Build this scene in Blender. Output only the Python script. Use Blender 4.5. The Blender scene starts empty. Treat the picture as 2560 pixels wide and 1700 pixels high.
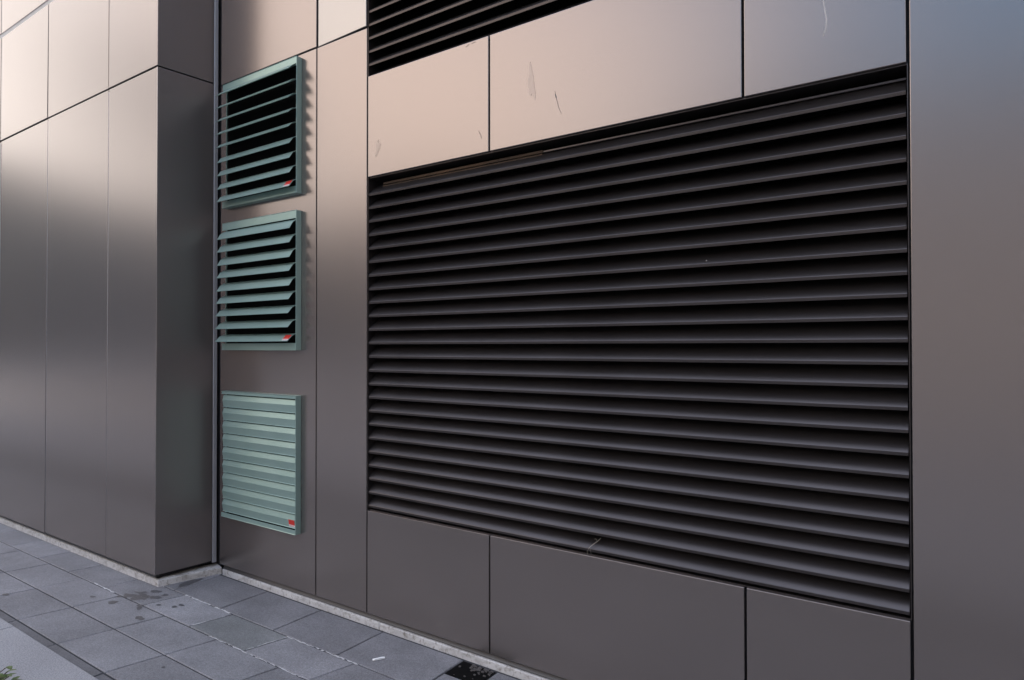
import bpy, bmesh, math, random
from mathutils import Vector, Matrix
R = math.radians
random.seed(7)
S = bpy.context.scene
COL = S.collection

# ------------------------------------------------------------------ camera
cam = bpy.data.cameras.new("camera"); camo = bpy.data.objects.new("camera", cam); COL.objects.link(camo)
S.camera = camo
cam.sensor_width = 36.0; cam.lens = 22.56
cam.clip_start = 0.05; cam.clip_end = 2000
yaw, pit, rol = R(34.3088), R(0.593), R(-0.0536)
fw = Vector((-math.sin(yaw)*math.cos(pit), math.cos(yaw)*math.cos(pit), math.sin(pit)))
rt = Vector((math.cos(yaw), math.sin(yaw), 0)); up = rt.cross(fw)
r2 = rt*math.cos(rol) + up*math.sin(rol); u2 = up*math.cos(rol) - rt*math.sin(rol)
M = Matrix((r2, u2, -fw)).transposed().to_4x4(); M.translation = Vector((0, -2.5931, 1.6))
camo.matrix_world = M

# ------------------------------------------------------------------ sky, sun, exposure
SUN_EL, SUN_AZ = R(5.0), R(-74.0)      # azimuth from +Y, negative towards -X: low sun hidden behind the building, far down the street
EXPO = 2.75
W = bpy.data.worlds.new("World"); S.world = W; W.use_nodes = True
wt = W.node_tree; wt.nodes.clear()
sky = wt.nodes.new("ShaderNodeTexSky"); sky.sky_type = 'NISHITA'; sky.sun_disc = False
sky.sun_elevation = SUN_EL; sky.sun_rotation = SUN_AZ
sky.air_density = 1.0; sky.dust_density = 2.0; sky.ozone_density = 2.6
bg = wt.nodes.new("ShaderNodeBackground"); bg.inputs[1].default_value = 0.15
wo = wt.nodes.new("ShaderNodeOutputWorld")
# a veil of thin evening cloud low over the sunset side of the sky
tc = wt.nodes.new('ShaderNodeTexCoord'); sep = wt.nodes.new('ShaderNodeSeparateXYZ'); wt.links.new(tc.outputs['Generated'], sep.inputs[0])
def wmath(op, a, b=None, c=None):
    n = wt.nodes.new('ShaderNodeMath'); n.operation = op
    for i, v in enumerate((a, b, c)):
        if v is None: continue
        if isinstance(v, (int, float)): n.inputs[i].default_value = v
        else: wt.links.new(v, n.inputs[i])
    return n.outputs[0]
def wsmooth(v, f0, f1, t0=0., t1=1.):
    n = wt.nodes.new('ShaderNodeMapRange'); n.interpolation_type = 'SMOOTHSTEP'
    for i, k in enumerate((f0, f1, t0, t1)): n.inputs[i+1].default_value = k
    wt.links.new(v, n.inputs[0]); return n.outputs[0]
mp = wt.nodes.new('ShaderNodeMapping'); mp.inputs['Scale'].default_value = (1, 1, 3.2); mp.inputs['Location'].default_value = (.35, .1, .2)
wt.links.new(tc.outputs['Generated'], mp.inputs[0])
nz = wt.nodes.new('ShaderNodeTexNoise'); nz.inputs['Scale'].default_value = 2.6; nz.inputs['Detail'].default_value = 5; nz.inputs['Roughness'].default_value = .55
wt.links.new(mp.outputs[0], nz.inputs[0])
west = wmath('MULTIPLY', sep.outputs[0], -1.)
wob = wmath('MULTIPLY_ADD', nz.outputs[0], .35, -.175)
cov = wmath('MULTIPLY', wsmooth(wmath('ADD', west, wob), -.07, .60), wsmooth(wmath('ADD', sep.outputs[2], wob), .85, .38))
tone = wsmooth(nz.outputs[0], .36, .62, .85, 1.08)
# one darker cloud, added low down the street to mirror as a panel smudge
dk = wt.nodes.new('ShaderNodeVectorMath'); dk.operation = 'DISTANCE'; wt.links.new(tc.outputs['Generated'], dk.inputs[0])
ca, ce = R(62.5), R(19.); dk.inputs[1].default_value = (-math.sin(ca)*math.cos(ce), -math.cos(ca)*math.cos(ce), math.sin(ce))
tone = wmath('MULTIPLY', tone, wsmooth(wmath('ADD', dk.outputs['Value'], wmath('MULTIPLY', wob, .25)), 0., .18, .05, 1.))
cmix = wt.nodes.new('ShaderNodeMix'); cmix.data_type = 'RGBA'
cmix.inputs[6].default_value = (3.85, 3.12, 2.6, 1); cmix.inputs[7].default_value = (3.1, 2.8, 2.56, 1)
wt.links.new(wsmooth(west, .66, .86), cmix.inputs[0])
cs = wt.nodes.new('ShaderNodeVectorMath'); cs.operation = 'SCALE'; wt.links.new(cmix.outputs[2], cs.inputs[0])
wt.links.new(wmath('MULTIPLY', tone, 1/(2**EXPO)/.15), cs.inputs['Scale'])
fin = wt.nodes.new('ShaderNodeMix'); fin.data_type = 'RGBA'
wt.links.new(wmath('MULTIPLY', cov, .92), fin.inputs[0]); wt.links.new(sky.outputs[0], fin.inputs[6]); wt.links.new(cs.outputs[0], fin.inputs[7])
# pale high cloud overhead
hi = wt.nodes.new('ShaderNodeMix'); hi.data_type = 'RGBA'; hi.inputs[7].default_value = tuple(k/(2**EXPO)/.15 for k in (1.75, 1.92, 2.45)) + (1,)
wt.links.new(wmath('MULTIPLY', wsmooth(wmath('ADD', sep.outputs[2], wob), .56, .82), wsmooth(nz.outputs[0], .3, .7, .75, .98)), hi.inputs[0])
wt.links.new(fin.outputs[2], hi.inputs[6])
wt.links.new(hi.outputs[2], bg.inputs[0]); wt.links.new(bg.outputs[0], wo.inputs[0])
sd = bpy.data.lights.new("sun", 'SUN'); sd.energy = 2.0; sd.angle = R(0.5); sd.color = (1, .78, .55)
so = bpy.data.objects.new("sun", sd); COL.objects.link(so)
sdir = Vector((math.sin(SUN_AZ)*math.cos(SUN_EL), math.cos(SUN_AZ)*math.cos(SUN_EL), math.sin(SUN_EL)))
so.rotation_euler = sdir.to_track_quat('Z', 'Y').to_euler()
S.view_settings.view_transform = 'Standard'; S.view_settings.look = 'None'
S.view_settings.exposure = EXPO; S.view_settings.gamma = 1.0

# ------------------------------------------------------------------ materials
def mat(name, base, rough=.5, metal=0., spec=.5, noise=None, rnoise=None, bump=None):
    m = bpy.data.materials.new(name); m.use_nodes = True
    nt = m.node_tree; b = nt.nodes['Principled BSDF']
    b.inputs['Base Color'].default_value = (*base, 1); b.inputs['Roughness'].default_value = rough
    b.inputs['Metallic'].default_value = metal; b.inputs['Specular IOR Level'].default_value = spec
    tc = nt.nodes.new('ShaderNodeTexCoord')
    def nz(scale, detail=4, sc=(1, 1, 1), rg=.6):
        mp = nt.nodes.new('ShaderNodeMapping'); mp.inputs['Scale'].default_value = sc
        n = nt.nodes.new('ShaderNodeTexNoise'); n.inputs['Scale'].default_value = scale; n.inputs['Detail'].default_value = detail
        n.inputs['Roughness'].default_value = rg
        nt.links.new(tc.outputs['Object'], mp.inputs[0]); nt.links.new(mp.outputs[0], n.inputs[0]); return n
    if noise:                            # list of (scale, stretch, dark colour, light colour)
        prev = None
        for (sc, st, lo, hi, pos) in noise:
            n = nz(sc, 5 if sc > 3.2 else 1., st); cr = nt.nodes.new('ShaderNodeValToRGB')
            cr.color_ramp.elements[0].position = pos[0]; cr.color_ramp.elements[1].position = pos[1]
            cr.color_ramp.elements[0].color = (*lo, 1); cr.color_ramp.elements[1].color = (*hi, 1)
            nt.links.new(n.outputs[0], cr.inputs[0])
            if prev is None: prev = cr.outputs[0]
            else:
                mx = nt.nodes.new('ShaderNodeMix'); mx.data_type = 'RGBA'; mx.blend_type = 'MULTIPLY'; mx.inputs[0].default_value = 1
                nt.links.new(prev, mx.inputs[6]); nt.links.new(cr.outputs[0], mx.inputs[7]); prev = mx.outputs[2]
        nt.links.new(prev, b.inputs['Base Color'])
    if rnoise:
        sc, st, lo, hi = rnoise
        n = nz(sc, 5 if sc > 3.2 else 1., st); mr = nt.nodes.new('ShaderNodeMapRange'); mr.inputs[1].default_value = .1; mr.inputs[2].default_value = .9
        mr.inputs[3].default_value = lo; mr.inputs[4].default_value = hi
        nt.links.new(n.outputs[0], mr.inputs[0]); nt.links.new(mr.outputs[0], b.inputs['Roughness'])
    if bump:
        sc, stg, dist = bump
        n = nz(sc, 3); bp = nt.nodes.new('ShaderNodeBump'); bp.inputs['Strength'].default_value = stg; bp.inputs['Distance'].default_value = dist
        nt.links.new(n.outputs[0], bp.inputs['Height']); nt.links.new(bp.outputs[0], b.inputs['Normal'])
    return m
W1 = (1, 1, 1)
M_PANEL = mat('bronze_metallic_paint', (.277, .249, .238), .265, .8)
M_REFL = mat('bright_reflection_paint', (.33, .325, .32), .27, .8)  # panel paint made paler to stand in for a brighter sky reflection
M_RETURN = mat('bronze_satin_paint', (.277, .249, .238), .34, .8)
M_BACK = mat('black_backing', (.012, .012, .014), .7)
M_SHADE_BLACK = mat('shade_black', (.004, .004, .004), .9, 0, .1)  # near black that stands in for shade in the hollows; mullions share it
M_BLADE = mat('dark_bronze_coat', (.04, .037, .038), .38, .75, rnoise=(5, W1, .30, .38),
              noise=[(3, W1, (.068, .060, .058), (.082, .073, .071), (.3, .7))])
M_GREEN = mat('grey_green_coat', (.17, .25, .23), .34, .4, rnoise=(6, W1, .3, .42),
              noise=[(4, W1, (.275, .405, .362), (.31, .44, .398), (.3, .7))])
M_TRIM = mat('grey_trim', (.34, .345, .36), .45, .3)
M_RUST = mat('rusty_rail', (.12, .07, .035), .65, .2, noise=[(9, (.4, 1, 1), (.035, .025, .016), (.13, .075, .038), (.35, .65))])
M_SKIRT = mat('pale_stone_skirting', (.42, .41, .38), .7,
              noise=[(5, W1, (.50, .485, .465), (.70, .69, .67), (.3, .7)), (16, (1, 1, 2), (.68, .66, .63), (1, 1, 1), (.34, .5)), (70, (1, 1, .6), (.55, .52, .48), (1, 1, 1), (.33, .45))], bump=(90, .4, .004))
M_FLASH = mat('grey_flashing', (.10, .10, .10), .5, .6)
M_RED = mat('red_sticker', (.62, .03, .02), .4)
M_WHITE = mat('white_sticker', (.75, .72, .7), .5)
M_PALE = mat('pale_scratch', (.55, .53, .5), .6)
M_SCUFF = mat('dull_scuff', (.225, .197, .18), .42, .75)
M_PAPER = mat('white_paper', (.8, .8, .78), .7)
M_STALK = mat('dry_straw', (.3, .27, .22), .8)
M_LEAF = mat('leaf_green', (.06, .11, .02), .45, noise=[(30, W1, (.035, .07, .008), (.075, .13, .02), (.3, .7))])
M_STEM = mat('stem_brown', (.06, .04, .025), .8)
M_SOIL = mat('soil', (.03, .024, .018), .95, bump=(40, 1, .02))
M_KERB = mat('pale_granite', (.33, .33, .34), .7,
             noise=[(1.5, W1, (.31, .31, .32), (.40, .40, .41), (.3, .7)), (160, W1, (.62, .62, .63), (1.1, 1.1, 1.1), (.35, .62))], bump=(200, .35, .003))
M_JOINT = mat('sand_joint', (.04, .041, .045), .95, bump=(120, .6, .004))
M_STAIN = mat('wet_stain', (.075, .077, .082), .5, noise=[(60, W1, (.05, .05, .055), (.10, .10, .105), (.3, .7))])
M_MORTAR = mat('pale_mortar', (.5, .5, .5), .9)
M_DEBRIS = mat('grit', (.09, .082, .078), .9)
M_ASPH = mat('pale_paving', (.3, .3, .31), .8, noise=[(3, W1, (.17, .17, .18), (.23, .23, .24), (.3, .7))])
def slab_mat():
    m = mat('granite_slab', (.24, .245, .26), .6, bump=(240, .3, .003))
    nt = m.node_tree; b = nt.nodes['Principled BSDF']; tc = [n for n in nt.nodes if n.bl_idname == 'ShaderNodeTexCoord'][0]
    at = nt.nodes.new('ShaderNodeAttribute'); at.attribute_name = 'tone'
    def n(scale, lo, hi, p0, p1, det=4):
        t = nt.nodes.new('ShaderNodeTexNoise'); t.inputs['Scale'].default_value = scale; t.inputs['Detail'].default_value = det
        nt.links.new(tc.outputs['Object'], t.inputs[0])
        mr = nt.nodes.new('ShaderNodeMapRange'); mr.inputs[1].default_value = p0; mr.inputs[2].default_value = p1
        mr.inputs[3].default_value = lo; mr.inputs[4].default_value = hi
        nt.links.new(t.outputs[0], mr.inputs[0]); return mr.outputs[0]
    prev = at.outputs['Color']
    for o in (n(2.2, .80, 1.12, .3, .7), n(9, .88, 1.08, .3, .7), n(150, .72, 1.24, .3, .7, 2), n(60, .9, 1.1, .35, .65, 2)):
        mx = nt.nodes.new('ShaderNodeVectorMath'); mx.operation = 'SCALE'
        nt.links.new(prev, mx.inputs[0]); nt.links.new(o, mx.inputs['Scale']); prev = mx.outputs[0]
    nt.links.new(prev, b.inputs['Base Color'])
    return m
M_SLAB = slab_mat()

# ------------------------------------------------------------------ helpers
def link(name, bm, m, parent=None, sharp=None, mats=None):
    me = bpy.data.meshes.new(name); bm.normal_update(); bm.to_mesh(me); bm.free()
    for k in (mats or [m]): me.materials.append(k)
    if sharp is not None:
        for p in me.polygons: p.use_smooth = True
        me.set_sharp_from_angle(angle=R(sharp))
    o = bpy.data.objects.new(name, me); COL.objects.link(o)
    if parent is not None:
        o.parent = parent; o.matrix_parent_inverse = Matrix.Translation(-parent.location)
    return o
def tag(o, label, cat, group=None, kind=None):
    o['label'] = label
    if cat: o['category'] = cat
    if group: o['group'] = group
    if kind: o['kind'] = kind
    return o
def thing(name, loc, label, cat, group=None):
    o = bpy.data.objects.new(name, None); COL.objects.link(o); o.location = loc; o.empty_display_size = .1
    return tag(o, label, cat, group)
def struct(o): o['kind'] = 'structure'; return o
def box(bm, x0, x1, y0, y1, z0, z1, bev=0.):
    t = bmesh.new()
    v = [t.verts.new((x, y, z)) for z in (z0, z1) for y in (y0, y1) for x in (x0, x1)]
    for f in ((0, 2, 3, 1), (4, 5, 7, 6), (0, 1, 5, 4), (2, 6, 7, 3), (0, 4, 6, 2), (1, 3, 7, 5)): t.faces.new([v[i] for i in f])
    if bev: bmesh.ops.bevel(t, geom=t.edges[:], offset=bev, segments=2, affect='EDGES', profile=.5)
    me = bpy.data.meshes.new('tmp'); t.to_mesh(me); t.free(); bm.from_mesh(me); bpy.data.meshes.remove(me)
def prof(bm, pts, x0, x1, mi=0):
    """closed (y,z) outline swept along x"""
    a = [bm.verts.new((x0, y, z)) for y, z in pts]; b = [bm.verts.new((x1, y, z)) for y, z in pts]
    n = len(pts); fs = []
    for i in range(n):
        j = (i+1) % n; fs.append(bm.faces.new((a[i], a[j], b[j], b[i])))
    fs.append(bm.faces.new(a[::-1])); fs.append(bm.faces.new(b))
    for f in fs: f.material_index = mi
    return fs
def fixn(bm): bmesh.ops.recalc_face_normals(bm, faces=bm.faces[:])

def boxes(name, lst, m, parent, bev=0., kind=None):
    out = []
    for q in lst:
        bm = bmesh.new(); box(bm, *q, bev); out.append(link(name, bm, m, parent))
    return out
G = .005     # half joint
def panel(parent, o, a, w, z0, z1, thick=.028, m=None, tilt=None, pil=None, bev=.0025):
    """cladding cassette: o = lower left corner on the face line (x,y), a = unit direction along the face; the face looks to the right of a.
    The sheet is very slightly bowed and out of plumb, as real cassettes are."""
    a = Vector((a[0], a[1], 0)).normalized(); n = Vector((a.y, -a.x, 0))
    bm = bmesh.new()
    tx = random.uniform(-.0018, .0018) if tilt is None else tilt[0]
    tz = random.uniform(-.0012, .0012) if tilt is None else tilt[1]
    pl = random.uniform(-.0004, .0006) if pil is None else pil
    h = z1-z0
    nx, nz = max(6, int(w/.12)), max(6, int(h/.16))
    us = [bev] + [bev+(w-2*bev)*i/nx for i in range(1, nx)] + [w-bev]
    vs = [bev] + [bev+(h-2*bev)*i/nz for i in range(1, nz)] + [h-bev]
    def off(u, v):
        s, t = u/w, v/h
        return pl*(math.sin(math.pi*s)*math.sin(math.pi*t))**.7 + tx*(s-.5)*min(w, 1.2) + tz*(t-.5)*min(h, 1.6)
    def P(u, v, d): q = Vector((o[0], o[1], 0)) + a*u + n*d; q.z = z0+v; return bm.verts.new(q)
    g = [[P(u, v, off(u, v)) for u in us] for v in vs]
    for j in range(len(vs)-1):
        for i in range(len(us)-1): bm.faces.new((g[j][i], g[j][i+1], g[j+1][i+1], g[j+1][i]))
    ring = [(us[i], vs[0], g[0][i]) for i in range(len(us))] + [(us[-1], vs[j], g[j][-1]) for j in range(1, len(vs))] + \
           [(us[i], vs[-1], g[-1][i]) for i in range(len(us)-2, -1, -1)] + [(us[0], vs[j], g[j][0]) for j in range(len(vs)-2, 0, -1)]
    def edge(u): return 0 if u <= bev else None
    prev = [r[2] for r in ring]
    for fr, dd in ((.65, .18), (1., .65)):
        cur = []
        for (u, v, _) in ring:
            uu = u - (bev*fr if u <= bev+1e-6 else 0) + (bev*fr if u >= w-bev-1e-6 else 0)
            vv = v - (bev*fr if v <= bev+1e-6 else 0) + (bev*fr if v >= h-bev-1e-6 else 0)
            cur.append(P(uu, vv, off(u, v)-bev*dd))
        for i in range(len(ring)):
            j = (i+1) % len(ring); bm.faces.new((prev[j], prev[i], cur[i], cur[j]))
        prev = cur
    back = []
    for (u, v, _) in ring:
        uu = u - (bev if u <= bev+1e-6 else 0) + (bev if u >= w-bev-1e-6 else 0)
        vv = v - (bev if v <= bev+1e-6 else 0) + (bev if v >= h-bev-1e-6 else 0)
        back.append(P(uu, vv, -thick))
    for i in range(len(ring)):
        j = (i+1) % len(ring); bm.faces.new((prev[j], prev[i], back[i], back[j]))
    return link('cladding_panel', bm, m or M_PANEL, parent, sharp=9)

# ------------------------------------------------------------------ main wall
J1, J2, J3, J4, J5 = -3.2348, -2.7841, -1.9072, -.6668, -.1134
PB, OB, OT, U0, U1, ZC, TOP = .068, .656, 2.5832, 3.1682, 4.72, 3.4587, 7.2
K = -4.272
wall = thing('clad_wall', (-1.5, 0, 0), 'long bronze metal clad wall set back, carrying the louvres and green vents', 'wall')
def fp(x0, x1, z0, z1, y=0., **k):
    return panel(wall, (x0+G, y), (1, 0), x1-x0-2*G, z0, z1, **k)
pA = fp(K-G, J1, PB, ZC-G, pil=.0006, tilt=(0, 0)); fp(K-G, J1, ZC+G, 5.4); fp(K-G, J1, 5.41, TOP)
pB = fp(J1, J2, PB, ZC-G, pil=.0008, tilt=(.0006, 0)); fp(J1, J2, ZC+G, 5.4, tilt=(.03, 0), m=M_REFL)['label'] = 'cladding panel painted paler for its brighter reflection'; fp(J1, J2, 5.41, TOP)
spans = [(J2, J3), (J3, J4), (J4, J5)]
sp = []
for x0, x1 in spans:
    fp(x0, x1, PB, OB); sp.append(fp(x0, x1, OT, U0, tilt=(0, 0), pil=.0005)); fp(x0, x1, U1, 5.9); fp(x0, x1, 5.91, TOP)
fp(J5, 1.35, PB, 5.4, pil=.001, tilt=(0, 0)); fp(J5, 1.35, 5.41, TOP)
x = 1.35
while x < 9: fp(x, x+1.5, PB, 5.4); fp(x, x+1.5, 5.41, TOP); x += 1.5
for x0, x1, z0, z1 in ((-4.5, J2, 0.05, 9), (J2+.0003, J5-.0003, .05, OB-.004), (J2+.0003, J5-.0003, OT+.004, U0-.004), (J2+.0003, J5-.0003, U1+.004, 9), (J5, 10, .05, 9)):
    boxes('backing', [(x0, x1, .0295, .30, z0, z1)], M_BACK, wall)
bm = bmesh.new(); box(bm, J2-.05, J5+.05, .301, .34, OB-.1, U1+.1); link('recess_shade_sheet', bm, M_SHADE_BLACK, wall)  # near-black sheet stands in for the shade behind the blades
bm = bmesh.new(); box(bm, -4.5, 10, .36, 14, 0, 26); link('building_core', bm, M_BACK, wall)  # unseen height added above the cladding to keep the low sun off the street
# skirting below the panels: stone upstand, thin metal flashing over it
x = -4.246; k = 0
while x < 9.9:
    L = (.30, 1.26, 1.5, 1.8, 1.6)[k % 5]; boxes('skirting', [(x, min(x+L-.003, 10), .004+random.uniform(-.0015, .0015), .2, -.05, .034+random.uniform(-.002, .001))], M_SKIRT, wall, .004); x += L; k += 1
bm = bmesh.new(); prof(bm, [(.012, .0355), (.013, .039), (.026, .055), (.029, .0675), (.2, .0675), (.2, .0355)], -4.25, 10); fixn(bm)
link('flashing', bm, M_FLASH, wall)

# ------------------------------------------------------------------ projecting block
P0, C, L1, L2, L3 = -.3982, -4.3685, -5.0612, -6.1232, -7.1607
ZA, ZB, ZB2, PBL = 3.4825, 4.4316, 4.4694, .082
blk = thing('clad_wall', (-8, P0, 0), 'bronze metal clad block projecting forward, pale sky mirrored on its front', 'wall')
def lp(x0, x1, z0, z1, **k):
    return panel(blk, (x0+G, P0), (1, 0), x1-x0-2*G if x1 < C else x1-x0-G, z0, z1, **k)
xs = [C, L1, L2, L3] + [L3-1.05*i for i in range(1, 12)]
for i in range(len(xs)-1):
    kw = dict(tilt=(random.uniform(-.004, .006), random.uniform(-.004, .004)))
    lp(xs[i+1], xs[i], PBL, ZA-G, **kw); lp(xs[i+1], xs[i], ZA+G, ZB, **kw); lp(xs[i+1], xs[i], ZB2, 7.2)
# return face (slightly splayed)
ra = Vector((.034, .3982+.005, 0)).normalized(); rl = .40
for z0, z1 in ((PBL, ZA-G), (ZA+G, ZB), (ZB2, 7.2)):
    panel(blk, (C+.0008, P0+.0015), ra, rl-.02, z0, z1, m=M_RETURN, tilt=(0, 0), pil=.0006)
bm = bmesh.new()
box(bm, -30, C-.03, P0+.03, 14.2, .05, 26)  # unseen length and height added to block the low sun
link('backing', bm, M_BACK, blk)
bm = bmesh.new(); box(bm, xs[-1], C-.004, P0+.005, P0+.029, ZB-.004, ZB2+.004); link('recessed_channel', bm, M_TRIM, blk)
e0 = Vector((C, P0, 0)) + ra*(rl-.02)
bm = bmesh.new()
prof2 = [(e0.x-.02, e0.y+.004), (e0.x+.004, e0.y+.002), (e0.x+.007, e0.y+.005), (e0.x+.011, e0.y+.027), (e0.x-.02, e0.y+.03)]
a_ = [bm.verts.new((px, py, .07)) for px, py in prof2]; b_ = [bm.verts.new((px, py, 7.2)) for px, py in prof2]
for i in range(5): bm.faces.new((a_[i], a_[(i+1) % 5], b_[(i+1) % 5], b_[i]))
bm.faces.new(a_[::-1]); bm.faces.new(b_); fixn(bm)
link('corner_trim', bm, M_TRIM, blk)
# drip edge line + skirting of the block
bm = bmesh.new(); prof(bm, [(P0-.004, .0745), (P0-.004, .0775), (P0+.03, .0775), (P0+.03, .0745)], xs[-1], C+.003); fixn(bm)
link('drip_edge', bm, M_FLASH, blk)
x = C+.001; k = 0
while x > xs[-1]+1:
    L = (1.7, 1.5, 1.9)[k % 3]; boxes('skirting', [(x-L+.003, x, P0+.020, P0+.14, -.05, .047)], M_SKIRT, blk, .005); x -= L; k += 1
def skew(bm, p, q, t, z0, z1):
    p = Vector((*p, 0)); q = Vector((*q, 0)); d = (q-p).normalized(); n = Vector((-d.y, d.x, 0))
    v = []
    for z in (z0, z1):
        for w in (p, q, q+n*t, p+n*t): v.append(bm.verts.new((w.x, w.y, z)))
    for f in ((3, 2, 1, 0), (4, 5, 6, 7), (0, 1, 5, 4), (1, 2, 6, 5), (2, 3, 7, 6), (3, 0, 4, 7)): bm.faces.new([v[i] for i in f])
t_ = bmesh.new(); skew(t_, (C+.0015, P0+.0205), (-4.262, .012), .12, -.05, .043); fixn(t_)
bmesh.ops.bevel(t_, geom=t_.edges[:], offset=.003, segments=1, affect='EDGES')
link('skirting', t_, M_SKIRT, blk)
for xx in (L1, L2, L3):
    boxes('joint_strip', [(xx-.0045, xx+.0045, P0+.0018, P0+.012, PBL+.01, ZA-.02)], M_TRIM, blk)  # thin grey strip just behind the face in each lower joint

# ------------------------------------------------------------------ large louvre grilles
def blade_pts(zt, y0=.007):
    top = [(.0011, .0060), (.011, .0160), (.022, .0254), (.035, .0368), (.052, .0502), (.072, .0645), (.093, .0775), (.115, .0890)]
    bot = [(y+.002, z-.0025) for y, z in top[::-1]]
    return [(y0+.0010, zt-.0078), (y0-.0005, zt+.0036)] + [(y0+y, zt+z) for y, z in top] + [(y0+y, zt+z) for y, z in bot[:-1]] + [(y0+.0045, zt+.0025), (y0+.0050, zt-.0078)]
def grille(z0, z1, first, n, pitch, label, loc, rail):
    t = thing('louvre_grille', loc, label, 'louvre grille', 'large wall louvres')
    x0, x1 = J2+.0045, J5-.0075
    src = None
    for i in range(n):
        zt = first - i*pitch
        dz = random.uniform(-.0012, .0012)
        if src is None:
            bm = bmesh.new(); prof(bm, blade_pts(zt), x0, x1); fixn(bm); src = link('blade', bm, M_BLADE, t, sharp=11)
            base = zt
        else:
            o = src.copy(); COL.objects.link(o); o.parent = t; o.matrix_parent_inverse = src.matrix_parent_inverse.copy()
            o.location = (0, random.uniform(-.0008, .0008), zt-base+dz); o.rotation_euler = (0, random.uniform(-.0004, .0004), 0)
    boxes('frame', [(J2+.0005, J2+.0035, .003, .29, z0+.001, z1-.001), (J5-.0035, J5-.0005, .010, .29, z0+.001, z1-.001),
                    (J2+.0036, J5-.0036, .012, .29, z0+.001, z0+.006), (J2+.0036, J5-.0036, .012, .29, z1-.006, z1-.001)], M_BLADE, t)
    boxes('mullion', [(x0+.08+(x1-x0-.2)*k/3, x0+.12+(x1-x0-.2)*k/3, .135, .15, z0+.01, z1-.01) for k in range(4)], M_SHADE_BLACK, t)
    if rail:
        boxes('rail', [(x0+.06, x0+1.15, .062, .075, z1-.040, z1-.026), (x0+.06, x0+1.15, .058, .075, z1-.055, z1-.046)], M_RUST, t, .002)
        boxes('rail', [(x0+1.152, x1, .062, .075, z1-.040, z1-.030), (x0+1.152, x1, .060, .075, z1-.055, z1-.049)], M_BLADE, t, .002)
        for px, pz, r_ in ((-2.18, 2.31, .0025), (-1.93, 2.40, .003), (-.82, 1.905, .003)):
            k_ = round((2.482-pz)/((2.482-.682)/23)); zt = 2.482-k_*(2.482-.682)/23
            bm = bmesh.new(); bmesh.ops.create_icosphere(bm, subdivisions=1, radius=r_, matrix=Matrix.Translation((px, .022, zt+.0165)))
            link('dust_speck', bm, M_WHITE, t)
    return t
NB = 24
g1 = grille(OB, OT, 2.482, NB, (2.482-.682)/(NB-1), 'wide dark louvre grille of many blades filling the wall opening, seen whole', (-1.45, 0, OB), True)
g2 = grille(U0, U1, U1-.09, 20, .0772, 'dark louvre grille above the bare panel band, mostly out of frame', (-1.45, 0, U0), False)

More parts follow.
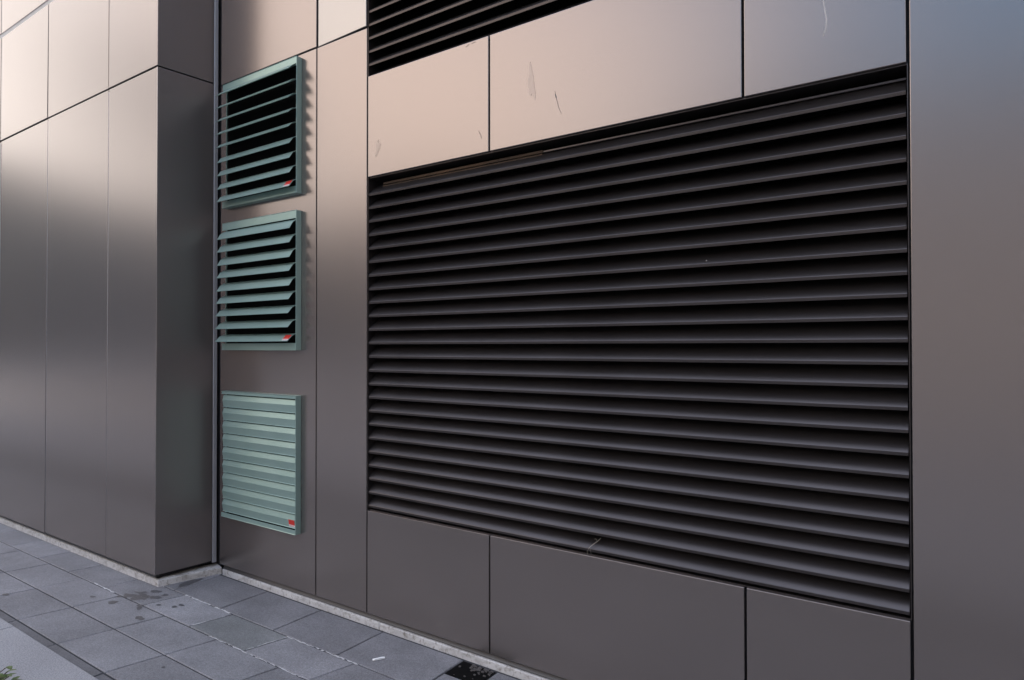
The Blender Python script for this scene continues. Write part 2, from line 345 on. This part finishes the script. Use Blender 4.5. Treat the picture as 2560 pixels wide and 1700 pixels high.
# ------------------------------------------------------------------ green wall vents
VX0, VX1 = -4.19, -3.378
def vent(zb, zt, hinges, angles, label, cutoff):
    t = thing('wall_vent', (-3.78, 0, zb), label, 'wall vent', 'green wall vents')
    D = .040
    boxes('frame', [(VX1-.006, VX1, -D, -.0005, zb, zt), (VX0, VX0+.006, -.014, -.0005, zb+.006, zt-.006)], M_GREEN, t, .0015)
    # head and sill: folded angles
    zh_, zs_ = hinges[0]+.006, hinges[-1]-cutoff
    bm = bmesh.new(); prof(bm, [(-D+.001, zh_), (-D+.001, zt-.004), (-D-.001, zt-.0002), (-.0005, zt-.0002), (-.0005, zt-.005), (-D+.004, zt-.005), (-D+.004, zh_)], VX0, VX1-.0062); fixn(bm); link('frame', bm, M_GREEN, t)
    bm = bmesh.new(); prof(bm, [(-D+.001, zs_), (-D+.001, zb+.004), (-D-.001, zb+.0002), (-.0005, zb+.0002), (-.0005, zb+.005), (-D+.004, zb+.005), (-D+.004, zs_)], VX0, VX1-.0062); fixn(bm); link('frame', bm, M_GREEN, t)
    bm = bmesh.new(); box(bm, VX0+.0065, VX1-.0065, -.004, -.0007, zb+.006, zt-.006); link('opening_shade_sheet', bm, M_SHADE_BLACK, t)  # near-black sheet on the wall face, painted shade of the vent's inside
    # flap outline closed: (out, down)
    F = [(0, 0), (.0035, .003), (.0128, .034), (.0065, .077), (.0065, .0805), (.0095, .0838)]
    B = [(.0080, .0846), (.0045, .0815), (.0045, .077), (.0105, .034), (.0015, .004), (-.001, .001)]
    for i, (zh, an) in enumerate(zip(hinges, angles)):
        th = R(90-an); hy = -.026
        x0, x1 = VX0+.009, VX1-.009
        pts = []; ks = 1.0 if an > 80 else 1.065
        for o_, d_ in F+B:
            d_ *= ks
            yo = o_*math.cos(th) + d_*math.sin(th); zo = o_*math.sin(th) - d_*math.cos(th)
            pts.append((hy-yo, zh+zo))
        bm = bmesh.new(); prof(bm, pts, x0, x1); fixn(bm)
        bl = link('flap', bm, M_GREEN, t, sharp=12)
        boxes('hinge_pin', [(x1+.0005, VX1-.0062, hy-.003, hy+.003, zh-.004, zh+.002), (VX0+.0062, x0-.0005, hy-.003, hy+.003, zh-.004, zh+.002)], M_TRIM, bl)
        if i == len(hinges)-1:          # red maker's sticker with a white foot line
            def pt(x, s, lift=.0006):   # s = fraction of flap length on the lower face
                o_ = .0128+(.0065-.0128)*s; d_ = (.034+.043*s)*ks
                o_ += lift
                return (x, hy-(o_*math.cos(th)+d_*math.sin(th)), zh+(o_*math.sin(th)-d_*math.cos(th)))
            xr = x1-.004; xl = xr-.058
            bm = bmesh.new()
            def q(a, b, s0, s1, mi, lift=.0006):
                f = bm.faces.new([bm.verts.new(pt(a, s1, lift)), bm.verts.new(pt(b, s1, lift)), bm.verts.new(pt(b, s0, lift)), bm.verts.new(pt(a, s0, lift))]); f.material_index = mi
            q(xl, xr, -.06, .70, 0, .0012); q(xl, xr, .70, .99, 1, .0012)
            for kk in range(5): q(xl+.006+kk*.009, xl+.011+kk*.009, .78, .91, 0, .0015)
            link('sticker', bm, M_RED, bl, mats=[M_RED, M_WHITE])
    return t
hs = lambda a, b, n: [a+(b-a)*i/(n-1) for i in range(n)]
vent(2.567, 3.430, hs(3.379, 2.657, 9), [37, 36.5, 37, 37.5, 38, 47, 48, 49, 46], 'topmost green vent, its upper five flaps swung almost level', .045)
vent(1.578, 2.460, hs(2.403, 1.684, 9), [51, 50, 51, 48, 49, 45, 42, 40, 38], 'middle green vent, all nine flaps hanging half open', .060)
vent(.425, 1.294, hs(1.267, .546, 9), [90]*9, 'lowest green vent with all its flaps shut', .0925)

# ------------------------------------------------------------------ marks on the panels
def strip(parent, pts, w, m, y=-.0012, name='scratch'):
    bm = bmesh.new(); prev = None
    for i, (x, z) in enumerate(pts):
        j = min(i+1, len(pts)-1); i0 = max(i-1, 0)
        d = Vector((pts[j][0]-pts[i0][0], pts[j][1]-pts[i0][1])).normalized(); n = Vector((-d.y, d.x))
        ww = w*(.35+.65*math.sin(math.pi*(i+.4)/(len(pts)-.2)))/2
        cur = (bm.verts.new((x+n.x*ww, y, z+n.y*ww)), bm.verts.new((x-n.x*ww, y, z-n.y*ww)))
        if prev: bm.faces.new((prev[0], prev[1], cur[1], cur[0]))
        prev = cur
    fixn(bm); return link(name, bm, m, parent)
YS = -.0012
M_SMUDGE = mat('dull_smudge', (.262, .236, .226), .30, .8)
def smudge(parent, x, z, rx, rz, rot):
    bm = bmesh.new(); v = []
    for k in range(18):
        a = 6.283*k/18; r = 1+.25*math.sin(3*a+x*9)+.15*math.sin(5*a)
        px, pz = rx*r*math.cos(a), rz*r*math.sin(a); v.append(bm.verts.new((x+px*math.cos(rot)-pz*math.sin(rot), -.0012, z+px*math.sin(rot)+pz*math.cos(rot))))
    bm.faces.new(v[::-1]); bm.normal_update()
    for f in bm.faces:
        if f.normal.y > 0: f.normal_flip()
    link('smudge', bm, M_SMUDGE, parent)
smudge(sp[1], -1.655, 2.87, .018, .08, .1); smudge(sp[0], -2.70, 2.74, .016, .045, -.2)
strip(sp[1], [(-1.524, 2.80), (-1.518, 2.77), (-1.511, 2.745), (-1.503, 2.715), (-1.490, 2.687)], .0038, M_SCUFF, YS)
strip(sp[1], [(-1.522, 2.785), (-1.519, 2.775), (-1.516, 2.765)], .006, M_PALE, YS)
strip(sp[0], [(-1.975, 2.70), (-1.968, 2.688), (-1.960, 2.672), (-1.956, 2.655)], .004, M_SCUFF, YS)
strip(sp[0], [(-2.058, 3.148), (-2.045, 3.152), (-2.035, 3.158)], .0035, M_SCUFF, YS)
strip(sp[0], [(-2.02, 3.155), (-2.0, 3.160), (-1.992, 3.157)], .0035, M_SCUFF, YS)
strip(sp[2], [(-.379, 2.91), (-.377, 2.878), (-.372, 2.838), (-.367, 2.803), (-.370, 2.77), (-.377, 2.745)], .0042, M_PALE, YS)

# ------------------------------------------------------------------ ground
bm = bmesh.new()
for f in (((-300, -300), (300, 300)),):
    v = [bm.verts.new((x, y, -.06)) for x, y in ((-300, -300), (300, -300), (300, 300), (-300, 300))]; bm.faces.new(v)
struct(link('road', bm, M_ASPH))
# pavement: bed with joints + slabs laid in courses
SK = .23
bm = bmesh.new(); box(bm, -40, 12, -1.175, .03, -.055, -.006); bed = struct(link('pavement', bm, M_JOINT))
bed.location = (0, 0, 0)
rows = [(-1.104, -.842, -3.93), (-.842, -.587, -3.93), (-.587, -.347, -3.67), (-.347, -.010, -3.70)]
PIT = (-2.062, -1.852, -.165, -.012)
bm = bmesh.new(); tone = bm.loops.layers.float_color.new('tone')
def slab(x0, x1, y0, y1, col, xs0=None):
    g = .0045
    s0 = SK*(y0+.842 if xs0 is None else 0); s1 = SK*(y1+.842 if xs0 is None else 0)
    dz = random.uniform(-.0012, .0012); b = .003
    lo = [(x0+s0+g, y0+g), (x1+s0-g, y0+g), (x1+s1-g, y1-g), (x0+s1+g, y1-g)]
    cx = sum(p[0] for p in lo)/4; cy = sum(p[1] for p in lo)/4
    def vv(p, ins, z):
        return bm.verts.new((p[0]+(ins if p[0] < cx else -ins), p[1]+(ins if p[1] < cy else -ins), z))
    t = [vv(p, b, dz) for p in lo]; m_ = [vv(p, 0, dz-b) for p in lo]; d = [vv(p, 0, -.03) for p in lo]
    fs = [bm.faces.new(t)]
    for i in range(4):
        j = (i+1) % 4; fs.append(bm.faces.new((m_[i], m_[j], t[j], t[i]))); fs.append(bm.faces.new((d[i], d[j], m_[j], m_[i])))
    for f in fs:
        for l in f.loops: l[tone] = (*col, 1)
base = Vector((.218, .218, .230))
for ri, (y0, y1, ph) in enumerate(rows):
    pitch = .545 if ri < 2 else .53
    n0 = int((-14-ph)/pitch)
    for i in range(n0, 25):
        x0 = ph+i*pitch; x1 = x0+pitch
        c = base*random.uniform(.86, 1.12)
        if ri == 2 and i in (-1, 1): c = base*1.14
        if ri == 2 and i == 0: c = Vector((.185, .192, .195))
        if ri == 3: c = base*random.uniform(.88, 1.0)
        if ri < 2 and i < -2: c = base*random.uniform(1.0, 1.16)
        if ri == 3:
            s = 0.
            if i == 3:   # the slab cut round the drain pit
                slab(PIT[1], x1+.53, y0, y1, c*.95, 0); slab(PIT[0], PIT[1], y0, PIT[2], c, 0); continue
            if i == 4: continue
            if i == 2: slab(x0, PIT[0], y0, y1, c, 0); continue
            slab(x0+s, x1+s, y0, y1, c, 0)
        else: slab(x0, x1, y0, y1, c)
# thin filler course beside the kerb
for i in range(-20, 28): slab(-3.93-.06+i*.545, -3.93-.06+(i+1)*.545, -1.160, -1.106, base*.62, 0)
sl = link('paving_slab', bm, M_SLAB, bed)
# mortar smears along two pale slabs
def smear(pts, w, name='mortar_smear'):
    bm = bmesh.new()
    for (x0, y0), (x1, y1) in zip(pts[:-1], pts[1:]):
        n = max(3, int(math.hypot(x1-x0, y1-y0)/.02))
        pr = None
        for k in range(n+1):
            f = k/n; x = x0+(x1-x0)*f+random.uniform(-.003, .003); y = y0+(y1-y0)*f+random.uniform(-.003, .003)
            ww = w*random.uniform(.25, 1.); d = Vector((x1-x0, y1-y0)).normalized(); nn = Vector((-d.y, d.x))
            cur = (bm.verts.new((x+nn.x*ww, y+nn.y*ww, .0022)), bm.verts.new((x-nn.x*ww, y-nn.y*ww, .0022)))
            if pr and random.random() < .85: bm.faces.new((pr[0], pr[1], cur[1], cur[0]))
            pr = cur
    for f in bm.faces:
        if f.normal.z < 0: f.normal_flip()
    bm.normal_update()
    return link(name, bm, M_MORTAR, bed)
smear([(-4.08, -.352), (-3.56, -.352)], .007); smear([(-3.556, -.355), (-3.608, -.575)], .005)
smear([(-3.03, -.355), (-2.47, -.352)], .006); smear([(-3.026, -.36), (-3.078, -.575)], .005); smear([(-3.4, -.593), (-2.6, -.593)], .004); smear([(-4.8, -.585), (-4.5, -.59)], .008)
# water spots
ZS = .0014
def blob(x, y, rx, ry, rot=0):
    global ZS
    ZS += .00006
    bm = bmesh.new(); n = 22; ph = [random.uniform(0, 6.3) for _ in range(3)]; v = []
    for k in range(n):
        a = 2*math.pi*k/n; r = 1+.16*math.sin(2*a+ph[0])+.12*math.sin(3*a+ph[1])+.07*math.sin(5*a+ph[2])
        px, py = rx*r*math.cos(a), ry*r*math.sin(a)
        v.append(bm.verts.new((x+px*math.cos(rot)-py*math.sin(rot), y+px*math.sin(rot)+py*math.cos(rot), ZS)))
    bm.faces.new(v); return link('wet_spot', bm, M_STAIN, bed)
for q in ((-5.053, -.997, .022, .016), (-4.545, -.699, .02, .014), (-4.342, -.67, .034, .022), (-4.411, -.601, .02, .013), (-4.385, -.567, .035, .02), (-4.345, -.545, .05, .024),
          (-4.374, -.5, .03, .012), (-4.345, -.486, .024, .022), (-4.302, -.426, .042, .02), (-4.29, -.55, .05, .028), (-4.255, -.515, .04, .024), (-4.225, -.485, .022, .013), (-4.195, -.478, .034, .024),
          (-4.19, -.424, .022, .015), (-4.15, -.60, .02, .012), (-4.112, -.621, .026, .016), (-3.957, -.692, .034, .020), (-3.952, -.49, .018, .014), (-3.942, -.452, .02, .013), (-4.06, -.53, .018, .01),
          (-4.30, -.505, .03, .018), (-3.254, -.916, .009, .007), (-4.27, -.22, .03, .09)):
    blob(*q, rot=random.uniform(-.3, .6))
# kerb and planting bed in front of the camera
bm = bmesh.new()
x = -14.
while x < 12: box(bm, x, x+1.195, -1.50, -1.164, -.055, .018, .006); x += 1.2
struct(link('kerb', bm, M_KERB))
bm = bmesh.new(); box(bm, -14, 12, -2.1, -1.504, -.055, -.012); struct(link('soil_bed', bm, M_SOIL))
bm = bmesh.new(); box(bm, -40, 12, -6, -2.104, -.055, .0); struct(link('footpath', bm, M_KERB))

# drain pit beside the skirting
pit = thing('drain_pit', (-1.955, -.09, -.02), 'small square open pit, bottom painted near black as shade, with grit, by the skirting', 'drain pit')
bm = bmesh.new(); box(bm, PIT[0]+.002, PIT[1]-.002, PIT[2]+.002, PIT[3]-.002, -.0058, -.0045); link('pit_bottom', bm, M_SHADE_BLACK, pit)  # shallow floor coloured near black in place of a deep pit's shade
bm = bmesh.new()
for k in range(55):
    x = random.uniform(-1.99, -1.86); y = -.02-abs(random.gauss(0, .03))
    if random.random() < .25: x = random.uniform(-2.04, -1.87); y = random.uniform(-.15, -.03)
    s = random.uniform(.002, .007); box(bm, x-s, x+s*random.uniform(.5, 2), y-s*.7, y+s*.7, -.0045, -.0045+s*.8)
link('grit', bm, M_DEBRIS, pit)['kind'] = 'stuff'

# scrap of paper
bm = bmesh.new()
pp = [(-2.436, -.283), (-2.424, -.268), (-2.412, -.250), (-2.402, -.230), (-2.411, -.226), (-2.420, -.240), (-2.432, -.258), (-2.444, -.277)]
lo = [bm.verts.new((x, y, .002)) for x, y in pp]; hi = [bm.verts.new((x, y, .004+.006*abs(math.sin(i)))) for i, (x, y) in enumerate(pp)]
bm.faces.new(lo[::-1]); bm.faces.new(hi)
for i in range(8): bm.faces.new((lo[i], lo[(i+1) % 8], hi[(i+1) % 8], hi[i]))
fixn(bm); tag(link('paper_scrap', bm, M_PAPER), 'small white scrap of paper lying on the grey slabs', 'litter')

# dry stalk caught on the lowest blade
def tube(bm, pts, r):
    prev = None
    for i, p in enumerate(pts):
        p = Vector(p); d = (Vector(pts[min(i+1, len(pts)-1)])-Vector(pts[max(i-1, 0)])).normalized()
        s = d.cross(Vector((0, 0, 1))); s = s.normalized() if s.length > .1 else Vector((1, 0, 0)); t = d.cross(s)
        cur = [bm.verts.new(p+(s*math.cos(a)+t*math.sin(a))*r) for a in (0, 2.1, 4.2)]
        if prev:
            for k in range(3): bm.faces.new((prev[k], prev[(k+1) % 3], cur[(k+1) % 3], cur[k]))
        prev = cur
bm = bmesh.new()
tube(bm, [(-1.360, .003, .660), (-1.358, .000, .678), (-1.349, -.001, .693), (-1.337, .01, .706), (-1.318, .02, .722), (-1.303, .025, .738)], .0012)
tube(bm, [(-1.345, 0, .690), (-1.343, .004, .672), (-1.345, .006, .662)], .0008); tube(bm, [(-1.318, .02, .722), (-1.325, .02, .732), (-1.333, .02, .730)], .0007)
fixn(bm); tag(link('dry_stalk', bm, M_STALK), 'thin dry stalk caught on the lowest blade of the grille', 'stalk')

# shrub in the planting bed, leaf tips showing in the corner
def leaf(bm, p, d, upv, L, w):
    d = d.normalized(); s = d.cross(upv).normalized(); n = s.cross(d)
    row = []
    N = 7
    for k in range(N):
        f = k/(N-1); ww = w*math.sin(math.pi*min(1, .06+f*.94))**.8*(1.08 if k % 2 else .86); c = p+d*L*f+n*(-.25*L*f*f)
        row.append((bm.verts.new(c-s*ww+n*.15*ww), bm.verts.new(c), bm.verts.new(c+s*ww+n*.15*ww)))
    for a, b in zip(row[:-1], row[1:]):
        bm.faces.new((a[0], a[1], b[1], b[0])); bm.faces.new((a[1], a[2], b[2], b[1]))
sh = thing('shrub', (-3.50, -1.66, -.01), 'low green leafy shrub in the planting bed behind the kerb', 'shrub')
bmL = bmesh.new()
ends = [(-3.46, -1.50, .18), (-3.41, -1.51, .165), (-3.40, -1.485, .135), (-3.48, -1.47, .16), (-3.36, -1.52, .18), (-3.435, -1.415, .080)]
for k in range(24):
    a = random.uniform(2.2, 6.9); rr = random.uniform(.03, .2); ends.append((-3.56+rr*math.cos(a)*1.2, -1.68+rr*math.sin(a)*.8, random.uniform(.1, .2)))
for k, e in enumerate(ends):
    b0 = Vector((-3.50+random.uniform(-.03, .03), -1.66+random.uniform(-.03, .03), -.01)); b1 = Vector(e)
    bmS = bmesh.new(); tube(bmS, [b0, (b0+b1)/2+Vector((0, 0, .03)), b1], .0025); fixn(bmS); link('stem', bmS, M_STEM, sh)
    for j in range(8 if k != 5 else 3):
        f = random.uniform(.55, 1) if k != 5 else random.uniform(.9, 1); p = b0.lerp(b1, f)+Vector((0, 0, .03*f*(1-f)*4)); a2 = random.uniform(0, 6.28)
        leaf(bmL, p, Vector((math.cos(a2), math.sin(a2), random.uniform(-.2, .6))), Vector((0, 0, 1)), random.uniform(.035, .055), random.uniform(.009, .015))
link('foliage', bmL, M_LEAF, sh)

# ------------------------------------------------------------------ across the street (mirrored in the cladding)
M_BRICK = mat('brown_brick', (.2, .14, .1), .9); M_GLASS = mat('dark_window', (.06, .065, .07), .15, 0, .6); M_CONC = mat('concrete', (.34, .36, .42), .85); M_DCONC = mat('dark_concrete', (.2, .19, .19), .85)
def block(x0, x1, y0, y1, h, m, label, face):
    t = thing('office_block', ((x0+x1)/2, (y0+y1)/2, 0), label, 'building')
    boxes('wall', [(x0, x1, y0, y1, -.05, h)], m, t); boxes('roof', [(x0-.2, x1+.2, y0-.2, y1+.2, h+.01, h+.4)], m, t)
    z = 1.; src = None
    a0, a1 = (x0, x1) if face == 'y' else (y0, y1)
    while z+1.8 < h:
        a = a0+1
        while a+1.6 < a1:
            if src is None:
                bm = bmesh.new()
                if face == 'y': box(bm, a, a+1.6, y1+.004, y1+.03, z, z+1.7)
                elif face == 'x0': box(bm, x0-.03, x0-.004, a, a+1.6, z, z+1.7)
                else: box(bm, x1+.004, x1+.03, a, a+1.6, z, z+1.7)
                src = link('window', bm, M_GLASS, t); sa, sz = a, z
            else:
                o = src.copy(); COL.objects.link(o); o.parent = t; o.matrix_parent_inverse = src.matrix_parent_inverse.copy()
                o.location = (a-sa, 0, z-sz) if face == 'y' else (0, a-sa, z-sz)
            a += 3.2
        z += 3.4
block(-9, 14, -36, -24, 10.5, M_CONC, 'grey concrete office block across the street, mirrored in the right hand cladding', 'y')
block(-42, -14, -62, -48, 12, M_DCONC, 'grey block further down the street behind a gap', 'y')
block(-110, -85, -64, -29, 19, M_DCONC, 'long concrete block closing the far end of the street', 'x')
block(-112, -84, -28, -4, 21.5, M_BRICK, 'brick block beside the concrete one at the far end of the street', 'x')
block(-84, -46, -70, -50, 17.5, M_BRICK, 'brown brick block between the two concrete blocks down the street', 'y')
block(16, 32, -30, 0, 26, M_CONC, 'tall unseen concrete block added at the near end of the street to darken the return face', 'x0')  # added out of view to cut the sky off the return face
